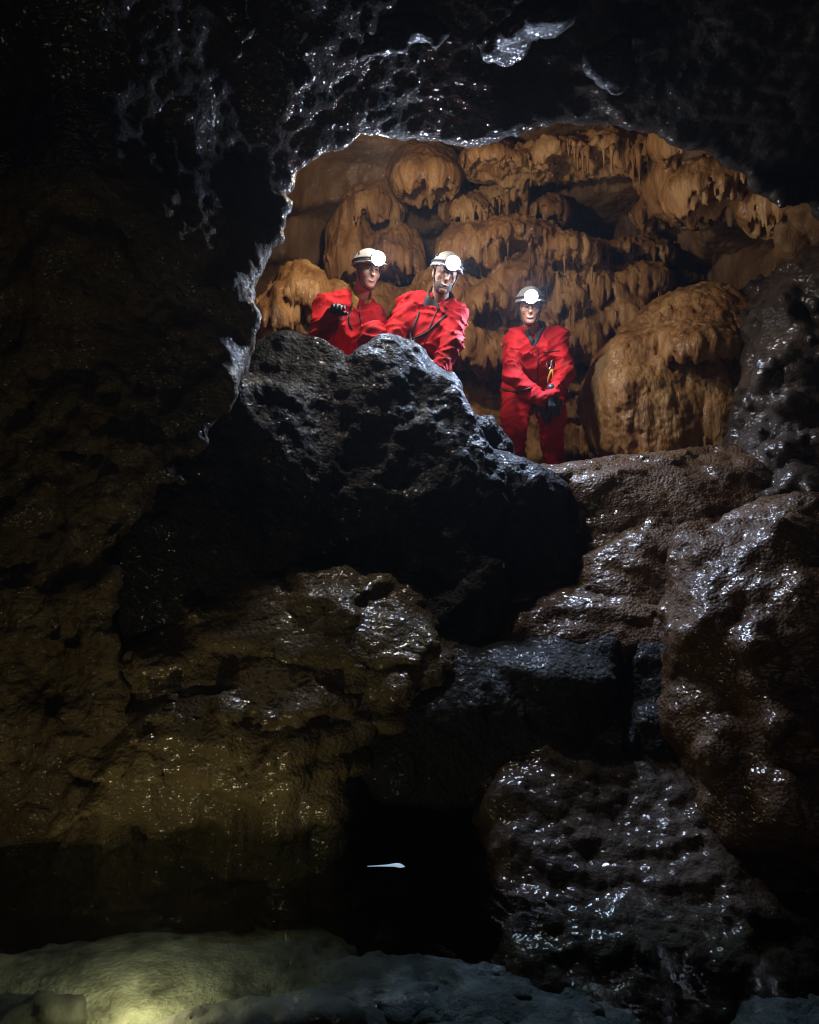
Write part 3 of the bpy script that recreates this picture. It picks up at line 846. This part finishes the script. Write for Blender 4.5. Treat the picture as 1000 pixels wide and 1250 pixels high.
def head_sdf(p, c, R, neck, wide=1.0):
    l = (p - c.astype(np.float32)) @ R.T.astype(np.float32)
    d = ell(l, (0, -0.012, 0.035), (0.076 * wide, 0.096, 0.092))
    d = smin(d, ell(l, (0, 0.022, -0.045), (0.060 * wide, 0.068, 0.072)), 0.04)
    d = smin(d, ell(l, (0, 0.066, -0.092), (0.026, 0.022, 0.020)), 0.03)
    for s in (-1, 1):
        d = smin(d, ell(l, (s * 0.042, 0.062, -0.012), (0.024, 0.022, 0.022)), 0.02)
        d = smin(d, ell(l, (s * 0.078 * wide, -0.005, 0.0), (0.010, 0.020, 0.032)), 0.01)
        d = smax(d, -ell(l, (s * 0.031, 0.100, 0.020), (0.016, 0.016, 0.010)), 0.012)
    d = smin(d, cone(l, (-0.03, 0.080, 0.037), (0.03, 0.080, 0.037), 0.010, 0.010), 0.015)
    d = smin(d, cone(l, (0, 0.088, 0.020), (0, 0.106, -0.020), 0.009, 0.014), 0.012)
    d = smin(d, ell(l, (0, 0.084, -0.056), (0.026, 0.010, 0.012)), 0.012)
    nk = cone(p, c + R[2] * -0.05 - R[1] * 0.02, neck, 0.055, 0.062)
    return smin(d, nk, 0.03)

def local_mesh(name, fn, lo, hi, h, c, R, mat, parent):
    v, q = surface(fn, lo, hi, h)
    return put(name, c + v @ R, q, mat, parent=parent)

def glove(c, fwd, up, side, curl, parent):
    """five-fingered glove; c is the wrist, fwd along the fingers, up is the back of the hand"""
    R = frame(fwd, up)
    segs_p = [((-0.026, 0.03, 0), (-0.030, 0.085, 0), 0.019, 0.017), ((0.0, 0.02, 0), (0.0, 0.09, 0.003), 0.021, 0.018), ((0.026, 0.03, 0), (0.030, 0.082, 0), 0.019, 0.016), ((0, -0.05, 0), (0, 0.03, 0), 0.036, 0.026)]
    fingers = []
    for i, (x, L) in enumerate([(-0.033, 0.070), (-0.011, 0.080), (0.011, 0.075), (0.032, 0.058)]):
        a = np.array([x * side, 0.088, 0.0]); ang = 0.25 + 0.12 * i * 0.5
        for s, l in enumerate((0.45, 0.32, 0.23)):
            d = np.array([x * 0.9 * side, math.cos(ang), -math.sin(ang)]); d /= np.linalg.norm(d)
            b = a + d * L * l
            fingers.append((a, b, 0.0105 - 0.001 * s, 0.0098 - 0.001 * s))
            a = b; ang += curl
    th = [np.array([-0.034 * side, 0.02, -0.004]), np.array([-0.062 * side, 0.05, -0.018]), np.array([-0.062 * side, 0.082, -0.03])]
    fingers += [(th[0], th[1], 0.015, 0.012), (th[1], th[2], 0.012, 0.010)]
    def f(p):
        d = cones(p, segs_p, 0.02)
        return smin(d, cones(p, fingers, 0.002), 0.008)
    lo, hi = bounds(segs_p + fingers, 0.01)
    return local_mesh('glove', f, lo, hi, 0.0055, np.asarray(c), R, M_GLOVE, parent)

def helmet(c, R, parent, dim=1.0, tilt=0.32, spread=140):
    def shell(p):
        q = p.copy()
        d = ell(q, (0, -0.004, 0.042), (0.108, 0.132, 0.120))
        inn = ell(q, (0, -0.004, 0.036), (0.097, 0.120, 0.100))
        d = smin(d, np.abs(ell(q, (0, -0.004, 0.042), (0.112, 0.138, 0.112))) - 0.002 + 10 * np.clip(np.abs(q[:, 2] - 0.045 - 0.08 * q[:, 1]) - 0.006, 0, 1), 0.006)
        peak = np.maximum(ell(q, (0, 0.12, 0.052), (0.075, 0.045, 0.012)), 0)
        d = smin(d, ell(q, (0, 0.130, 0.056), (0.082, 0.055, 0.008)), 0.012)
        d = np.maximum(d, 0.040 + 0.08 * q[:, 1] - q[:, 2])
        return np.maximum(d, -inn)
    h = local_mesh('helmet', shell, (-0.13, -0.16, 0.0), (0.13, 0.18, 0.17), 0.005, c, R, M_HELM, parent)
    W = lambda l: c + np.asarray(l, float) @ R
    # strap band round the shell, lamp housing and lens
    ang = np.linspace(0, 2 * math.pi, 33)
    band = [W((0.1115 * math.sin(a) * 0.985, -0.004 + 0.136 * math.cos(a) * 0.985, 0.070 + 0.016 * math.cos(a))) for a in ang]
    v, q = lattice_tube(band, 0.006, 6); put('lamp_strap', v, q, M_DARK, parent=h)
    for s in (-1, 1):
        for (y, z) in ((-0.03, 0.105), (0.03, 0.108)):
            a = W((s * 0.092, y, z)); b = W((s * 0.083, y - 0.03, z + 0.018))
            v, q = lattice_tube([a, a * 0.5 + b * 0.5, b], [0.004, 0.007, 0.004], 6); put('vent', v, q, M_DARK, parent=h)
    v, q = lattice_tube([W((0, 0.115, 0.082)), W((0, 0.130, 0.082)), W((0, 0.152, 0.082)), W((0, 0.158, 0.082))], [0.034, 0.048, 0.050, 0.048], 20)
    put('headlamp', v, q, M_LAMP, parent=h)
    v, q = lattice_tube([W((0, 0.154, 0.082)), W((0, 0.168, 0.082)), W((0, 0.178, 0.082)), W((0, 0.184, 0.082))], [0.048, 0.046, 0.034, 0.008], 20)
    lens = put('lamp_lens', v, q, M_LENS, parent=h)
    strap = smooth_path([W((-0.086, 0.01, 0.05)), W((-0.076, 0.02, -0.02)), W((-0.052, 0.04, -0.085)), W((0, 0.062, -0.118)), W((0.052, 0.04, -0.085)), W((0.076, 0.02, -0.02)), W((0.086, 0.01, 0.05))], 26)
    v, q = lattice_tube(strap, 0.0055, 6); put('chin_strap', v, q, M_DARK, parent=h)
    li = bpy.data.lights.new('headlamp_light', 'POINT'); li.energy = LAMP_W * dim; li.color = (0.80, 0.89, 1.0); li.shadow_soft_size = 0.03
    lo = bpy.data.objects.new('headlamp_light', li); COL.objects.link(lo)
    lo.parent = h; lo.location = Vector(W((0, 0.212, 0.100))) - wloc(h)
    sp = bpy.data.lights.new('headlamp_beam', 'SPOT'); sp.energy = BEAM_W * dim; sp.color = (0.52, 0.68, 1.0); sp.shadow_soft_size = 0.03
    sp.spot_size = math.radians(spread); sp.spot_blend = 0.7
    so = bpy.data.objects.new('headlamp_beam', sp); COL.objects.link(so)
    so.parent = h; so.location = Vector(W((0, 0.20, 0.083))) - wloc(h)
    so.rotation_euler = (Vector(R[1]) + Vector((0, 0, -tilt))).to_track_quat('-Z', 'Y').to_euler()
    return h

def face_parts(c, R, parent, smile=True, beard=False, hair=False):
    W = lambda l: c + np.asarray(l, float) @ R
    for s in (-1, 1):
        v, q = lattice_tube([W((s * 0.031 - 0.006, 0.083, 0.019)), W((s * 0.031 - 0.003, 0.0875, 0.019)), W((s * 0.031 + 0.003, 0.0875, 0.019)), W((s * 0.031 + 0.006, 0.083, 0.019))], [0.003, 0.007, 0.007, 0.003], 8)
        put('eye', v, q, M_EYE, parent=parent)
        v, q = lattice_tube(smooth_path([W((s * 0.016, 0.094, 0.035)), W((s * 0.032, 0.093, 0.042)), W((s * 0.050, 0.082, 0.036))], 6), [0.002, 0.004, 0.004, 0.004, 0.003, 0.0015], 6)
        put('eyebrow', v, q, M_HAIR, parent=parent)
    w = 0.027 if smile else 0.022
    up = 0.007 if smile else 0.0
    mp = smooth_path([W((-w, 0.080, -0.056 + up)), W((-w * .5, 0.091, -0.060)), W((0, 0.0945, -0.061)), W((w * .5, 0.091, -0.060)), W((w, 0.080, -0.056 + up))], 11)
    v, q = lattice_tube(mp, [0.002] + [0.0065] * 9 + [0.002], 8); put('mouth', v, q, M_LIP, parent=parent)
    if smile:
        mp2 = [m + R[1] * 0.0045 + R[2] * 0.001 for m in mp[2:-2]]
        v, q = lattice_tube(mp2, 0.0034, 6); put('teeth', v, q, M_TEETH, parent=parent)
    if beard:
        def fb(p):
            d = ell(p, (0, 0.026, -0.058), (0.062, 0.070, 0.068))
            d = np.maximum(d, -ell(p, (0, 0.020, -0.03), (0.056, 0.0655, 0.080)))
            d = np.maximum(d, p[:, 2] + 0.045 - 0.0 * p[:, 1])
            d = np.maximum(d, -ell(p, (0, 0.10, -0.058), (0.030, 0.05, 0.015)))
            d = np.maximum(d, 0.0 - p[:, 1])
            return d - 0.002 * gn(p * np.float32(120), 9)
        local_mesh('beard', fb, (-0.08, -0.03, -0.14), (0.08, 0.12, -0.02), 0.005, c, R, M_BEARD, parent)

FOLD = frame((0.5, 0.6, 0.45), (-0.3, 0.1, 0.9)).astype(np.float32)
def person(label, head_c, fwd, up, neck, torso, arms, legs, boots, wrists, collar_mat, wide=1.0, dim=1.0, tilt=0.15, spread=122, **face):
    allp = np.array([b for b in boots])
    root = empty('person', (allp[:, 0].mean(), allp[:, 1].mean(), allp[:, 2].min() - 0.06))
    tag(root, label, 'person', 'cavers in red suits')
    R = frame(fwd, up)
    suit_segs = torso + arms + legs
    thin = [(a, b, ra * 0.72, rb * 0.72) for a, b, ra, rb in suit_segs]
    def fb(p):
        return smin(cones(p, thin, 0.03), head_sdf(p, head_c, R, neck, wide), 0.03)
    lo, hi = bounds(thin, 0.03)
    lo = np.minimum(lo, head_c - 0.16); hi = np.maximum(hi, head_c + 0.16)
    v, q = surface(fb, lo, hi, 0.0085)
    put('body', v, q, M_SKIN, parent=root)
    def fs(p):
        d = cones(p, suit_segs, 0.04)
        d = smax(d, -(cone(p, head_c, neck, 0.075, 0.066)), 0.012)
        g = p + np.float32(0.05) * gn(p * np.float32(6), 82)[:, None]
        r1 = 1 - np.abs(gn(g @ FOLD * np.array([3.5, 5, 11], np.float32) + np.float32(head_c[0] * 9), 83))
        r2 = 1 - np.abs(gn(g @ FOLD.T * np.array([5, 6, 19], np.float32), 84))
        w = 0.008 * gn(p * np.float32(7), 81) + 0.021 * (r1 ** 6 - 0.22) + 0.012 * (r2 ** 6 - 0.22)
        return d - w
    lo, hi = bounds(suit_segs, 0.04)
    v, q = surface(fs, lo, hi, 0.0095)
    put('suit', v, q, M_SUIT, parent=root)
    # collar: an open ring round the neck
    cd = neck + (head_c - neck) * 0.18
    axis = head_c - neck; axis = axis / np.linalg.norm(axis)
    fr = R[1] - axis * (R[1] @ axis); fr /= np.linalg.norm(fr); sd = np.cross(axis, fr)
    Vc, Qc = [], []
    m = 28
    for i in range(m + 1):
        a = math.pi * (0.08 + 1.84 * i / m)
        for (r, z) in ((0.070, -0.05), (0.078, 0.0), (0.083, 0.036), (0.090, 0.034), (0.098, -0.01), (0.118, -0.045)):
            flare = 1 + 0.10 * math.sin(a * 5 + head_c[0] * 7)
            Vc.append(cd + (fr * math.cos(a) * 1.05 + sd * math.sin(a)) * r * flare + axis * (z - 0.045 * max(0, math.cos(a))))
    for i in range(m):
        for j in range(5):
            Qc.append((i * 6 + j, i * 6 + j + 1, (i + 1) * 6 + j + 1, (i + 1) * 6 + j))
    put('collar', np.array(Vc), np.array(Qc), collar_mat, parent=root)
    for (c, f, u, s, cu) in wrists:
        glove(c, f, u, s, cu, root)
    for b in boots:
        b = np.asarray(b, float)
        def fo(p, b=b):
            d = cone(p, b + [0, 0.02, 0.16], b + [0, 0.02, 0.0], 0.058, 0.05)
            return smax(smin(d, cone(p, b + [0, 0.0, -0.01], b + [0, -0.15, -0.02], 0.05, 0.042), 0.04), b[2] - 0.06 - p[:, 2], 0.01)
        v, q = surface(fo, b - np.array([0.09, 0.24, 0.09]), b + np.array([0.09, 0.12, 0.25]), 0.012)
        put('boot', v, q, M_BOOT, parent=root)
    helmet(head_c, R, root, dim=dim, tilt=tilt, spread=spread)
    face_parts(head_c, R, root, **face)
    return root

FZ = 1.68      # chamber floor
def A(*a): return np.array(a, float)

# standing caver on the right, bent forward with both hands on one knee
hc = P(647, 377, 5.42)
nk = P(651, 407, 5.55)
shR, shL = P(629, 416, 5.55), P(681, 412, 5.55)
hipR, hipL = P(634, 478, 5.78), P(672, 480, 5.78)
kneR, kneL = P(626, 524, 5.62), P(674, 508, 5.52)
ftR, ftL = A(kneR[0] + 0.03, 5.72, FZ + 0.06), A(kneL[0] + 0.04, 5.66, FZ + 0.06)
elR, elL = P(626, 460, 5.42), P(690, 455, 5.45)
wrR, wrL = P(660, 489, 5.34), P(674, 481, 5.33)
hd = P(671, 502, 5.32)
p3 = person('caver standing alone at right, bent forward with gloved hands on one knee', hc, (-0.12, -1, -0.26), (0.02, 0, 1), nk,
            [(nk + A(0, .03, -.04), P(652, 440, 5.62), 0.09, 0.15), (P(640, 432, 5.58), P(644, 470, 5.72), 0.135, 0.14), (P(664, 432, 5.58), P(664, 470, 5.72), 0.135, 0.14), (hipR, hipL, 0.125, 0.125), (nk, shR, 0.06, 0.075), (nk, shL, 0.06, 0.075)],
            [(shR, elR, 0.074, 0.062), (elR, wrR, 0.062, 0.046), (shL, elL, 0.074, 0.062), (elL, wrL, 0.062, 0.046)],
            [(hipR, kneR, 0.118, 0.092), (kneR, ftR + A(0, 0, .12), 0.092, 0.078), (hipL, kneL, 0.115, 0.090), (kneL, ftL + A(0, 0, .12), 0.090, 0.076)],
            [ftR, ftL],
            [(wrL + A(0.0, -0.01, -0.01), (0.12, -0.25, -1), (0.1, -1, 0.25), 1, 0.35), (wrR + A(0.01, 0.02, -0.015), (0.45, -0.05, -1), (0.0, -1, 0.1), -1, 0.35)],
            M_COLLAR_D, wide=0.94, dim=1.3, tilt=0.5, spread=155, smile=True)

# middle caver, leaning over the boulder with both arms braced
hc = P(543, 337, 5.0)
nk = P(536, 368, 5.12)
shR, shL = P(501, 372, 5.18), P(556, 386, 5.12)
hipR, hipL = P(494, 452, 5.42), P(528, 458, 5.42)
elR, elL = P(482, 408, 5.08), P(551, 420, 5.0)
wrR, wrL = P(478, 446, 4.98), P(534, 455, 4.92)
kneR, kneL = P(488, 505, 5.28), P(534, 508, 5.28)
ftR, ftL = A(kneR[0] - .02, 5.5, FZ + 0.06), A(kneL[0] + .03, 5.5, FZ + 0.06)
p2 = person('bearded caver in the middle leaning on the boulder, yellow cord at his waist', hc, (0.16, -1, -0.30), (0.24, 0, 1), nk,
            [(nk + A(-.01, .03, -.03), P(522, 412, 5.2), 0.10, 0.155), (P(514, 400, 5.2), P(505, 445, 5.34), 0.14, 0.14), (P(536, 408, 5.16), P(524, 450, 5.34), 0.13, 0.14), (hipR, hipL, 0.125, 0.125), (nk, shR, 0.065, 0.08), (nk, shL, 0.065, 0.08)],
            [(shR, elR, 0.080, 0.066), (elR, wrR, 0.066, 0.050), (shL, elL, 0.080, 0.066), (elL, wrL, 0.070, 0.052)],
            [(hipR, kneR, 0.118, 0.092), (kneR, ftR + A(0, 0, .12), 0.092, 0.078), (hipL, kneL, 0.115, 0.090), (kneL, ftL + A(0, 0, .12), 0.090, 0.076)],
            [ftR, ftL],
            [(wrL + A(0, 0, -0.03), (0.0, -0.3, -1), (0.2, -1, 0.3), 1, 0.3), (wrR + A(0, 0, -0.03), (0.0, -0.3, -1), (-0.2, -1, 0.3), -1, 0.3)],
            M_DARK, wide=1.0, dim=0.7, smile=True, beard=True)

# left caver, crouching, one knee up, gloved hand held out towards the viewer
hc = P(449, 333, 5.1)
nk = P(437, 363, 5.2)
shR, shL = P(398, 376, 5.12), P(452, 384, 5.26)
hipR, hipL = P(404, 448, 5.4), P(432, 452, 5.42)
elR = P(394, 408, 4.98)
wrR = P(410, 385, 4.82)
elL, wrL = P(470, 415, 5.2), P(462, 440, 5.0)
kneR, kneL = P(404, 452, 5.0), P(455, 413, 5.02)
ftR, ftL = A(kneR[0], 5.25, FZ + 0.16), A(kneL[0] - .03, 5.22, FZ + 0.16)
p1 = person('crouching caver at left with ochre collar, gloved hand held out to the viewer', hc, (0.50, -1, -0.24), (0.05, 0, 1), nk,
            [(nk + A(-.01, .03, -.03), P(424, 410, 5.26), 0.10, 0.155), (P(414, 398, 5.24), P(410, 440, 5.36), 0.14, 0.145), (P(436, 402, 5.26), P(430, 445, 5.38), 0.125, 0.14), (hipR, hipL, 0.13, 0.13), (nk, shR, 0.065, 0.08), (nk, shL, 0.065, 0.08)],
            [(shR, elR, 0.082, 0.072), (elR, wrR, 0.072, 0.056), (shL, elL, 0.080, 0.066), (elL, wrL, 0.070, 0.052)],
            [(hipR, kneR, 0.125, 0.1), (kneR, ftR + A(0, 0, .12), 0.095, 0.078), (hipL, kneL, 0.125, 0.098), (kneL, ftL + A(0, 0, .12), 0.095, 0.078)],
            [ftR, ftL],
            [(wrR + A(0.0, -0.02, 0.01), (0.30, -1, 0.22), (0.1, 0.2, 1), 1, 0.5), (wrL, (0.0, -0.4, -1), (0.2, -1, 0.3), -1, 0.3)],
            M_COLLAR_Y, wide=0.96, dim=0.6, smile=False)

def gear(root, top, w, cord=True, side=1):
    """chest carabiners and knotted cord hanging at the waist"""
    top = np.asarray(top)
    for i, dx in enumerate((-0.018, 0.018)):
        c = top + A(dx, -0.01 * i, 0)
        a = np.linspace(0, 2 * math.pi, 17)
        v, q = lattice_tube([c + A(0.016 * math.sin(t), 0.004 * math.cos(t), 0.042 * math.cos(t)) for t in a], 0.0055, 6)
        put('carabiner', v, q, M_METAL, parent=root)
    for i, (dx, L) in enumerate(((-0.02, w), (0.012, w * 0.8), (0.035, w * 0.45))):
        c = top + A(0, -0.005, -0.045)
        v, q = lattice_tube(smooth_path([c, c + A(dx * .6, -0.012, -L * .3), c + A(dx * 1.1, -0.004, -L * .7), c + A(dx, 0.012, -L)], 10), 0.0085 if i < 2 else 0.006, 6)
        put('cord', v, q, M_CORD, parent=root)

def on_suit(root, pts, lift=0.004, n=14):
    """project a path of points on to the front of the suit (towards the viewer)"""
    suit = [c for c in root.children if c.name.startswith('suit')][0]
    o = wloc(suit)
    out = []
    for q in smooth_path(pts, n):
        d = Vector((q[0], q[1], q[2] - CZ)).normalized()
        hit, loc, nor, _ = suit.ray_cast(Vector((0, 0, CZ)) - o, d)
        if hit:
            out.append(np.array(loc + o - d * lift))
    return np.array(out)

def strip(name, root, pts, r, mat, lift=0.002, n=14):
    path = on_suit(root, pts, lift, n)
    if len(path) > 3:
        r = np.atleast_1d(np.asarray(r, float))
        r = np.interp(np.linspace(0, 1, len(path)), np.linspace(0, 1, len(r)), r)
        v, q = lattice_tube(path, r, 6)
        put(name, v, q, mat, parent=root)

M_ZIP = plain('dark_red_zip', (0.10, 0.004, 0.006), 0.6)
bpy.context.view_layer.update()
strip('zip', p3, [P(655, 412, 5.4), P(657, 440, 5.4), P(656, 466, 5.4)], 0.006, M_ZIP)
strip('pocket_seam', p3, [P(664, 430, 5.4), P(672, 429, 5.4), P(683, 428, 5.4)], 0.004, M_ZIP)
strip('zip', p2, [P(534, 378, 5.1), P(524, 402, 5.1), P(515, 432, 5.1)], 0.006, M_ZIP)
strip('harness_strap', p2, [P(512, 380, 5.1), P(505, 400, 5.1), P(501, 412, 5.1)], 0.008, M_DARK)
strip('harness_strap', p2, [P(545, 384, 5.1), P(522, 405, 5.1), P(503, 414, 5.1)], 0.008, M_DARK)
strip('zip', p1, [P(438, 372, 5.1), P(440, 388, 5.1), P(442, 400, 5.1)], 0.006, M_ZIP)
strip('harness_strap', p1, [P(430, 370, 5.1), P(426, 390, 5.1), P(430, 402, 5.1)], 0.007, M_DARK)
strip('seam', p3, [P(613, 415, 5.4), P(621, 424, 5.4), P(634, 426, 5.4)], 0.003, M_ZIP)
strip('belt', p3, [P(612, 474, 5.5), P(630, 478, 5.5), P(648, 474, 5.5)], 0.010, M_ZIP)
strip('undershirt', p3, [P(643, 404, 5.4), P(648, 415, 5.4), P(651, 424, 5.4)], [0.022] * 9 + [0.016, 0.012, 0.008, 0.005, 0.003], M_COLLAR_D, lift=-0.004)
strip('undershirt', p3, [P(660, 403, 5.4), P(656, 414, 5.4), P(652, 424, 5.4)], [0.022] * 9 + [0.016, 0.012, 0.008, 0.005, 0.003], M_COLLAR_D, lift=-0.004)
strip('undershirt', p2, [P(530, 366, 5.1), P(533, 372, 5.1), P(536, 378, 5.1)], 0.012, M_COLLAR_D, lift=-0.002)
gear(p3, on_suit(p3, [P(673, 444, 5.4), P(673, 446, 5.4)], 0.012, 2)[0], 0.10)
gear(p2, on_suit(p2, [P(501, 410, 5), P(501, 412, 5)], 0.012, 2)[0], 0.17)
print('people', round(time.time() - T0, 1))
for m in sorted(bpy.data.meshes, key=lambda m: -len(m.polygons))[:25]: print(m.name, len(m.polygons))
# ------------------------------------------------------------------ damp air
m = bpy.data.materials.new('damp_air'); m.use_nodes = True
nt = m.node_tree; nt.nodes.remove(nt.nodes['Principled BSDF'])
pv = nt.nodes.new('ShaderNodeVolumePrincipled')
pv.inputs['Density'].default_value = 0.0011
pv.inputs['Color'].default_value = (0.78, 0.86, 1.0, 1)
pv.inputs['Anisotropy'].default_value = 0.5
nt.links.new(pv.outputs[0], nt.nodes['Material Output'].inputs['Volume'])
BX = [(x, y, z) for z in (-2.0, 6.0) for x, y in ((-4.5, -1.5), (4.5, -1.5), (4.5, 9.6), (-4.5, 9.6))]
tag(put('haze', BX, [(3, 2, 1, 0), (4, 5, 6, 7), (0, 1, 5, 4), (1, 2, 6, 5), (2, 3, 7, 6), (3, 0, 4, 7)], m, smooth=False), kind='stuff')
tris = sum(len(m.polygons) for m in bpy.data.meshes) * 2
print('TRIS', tris)
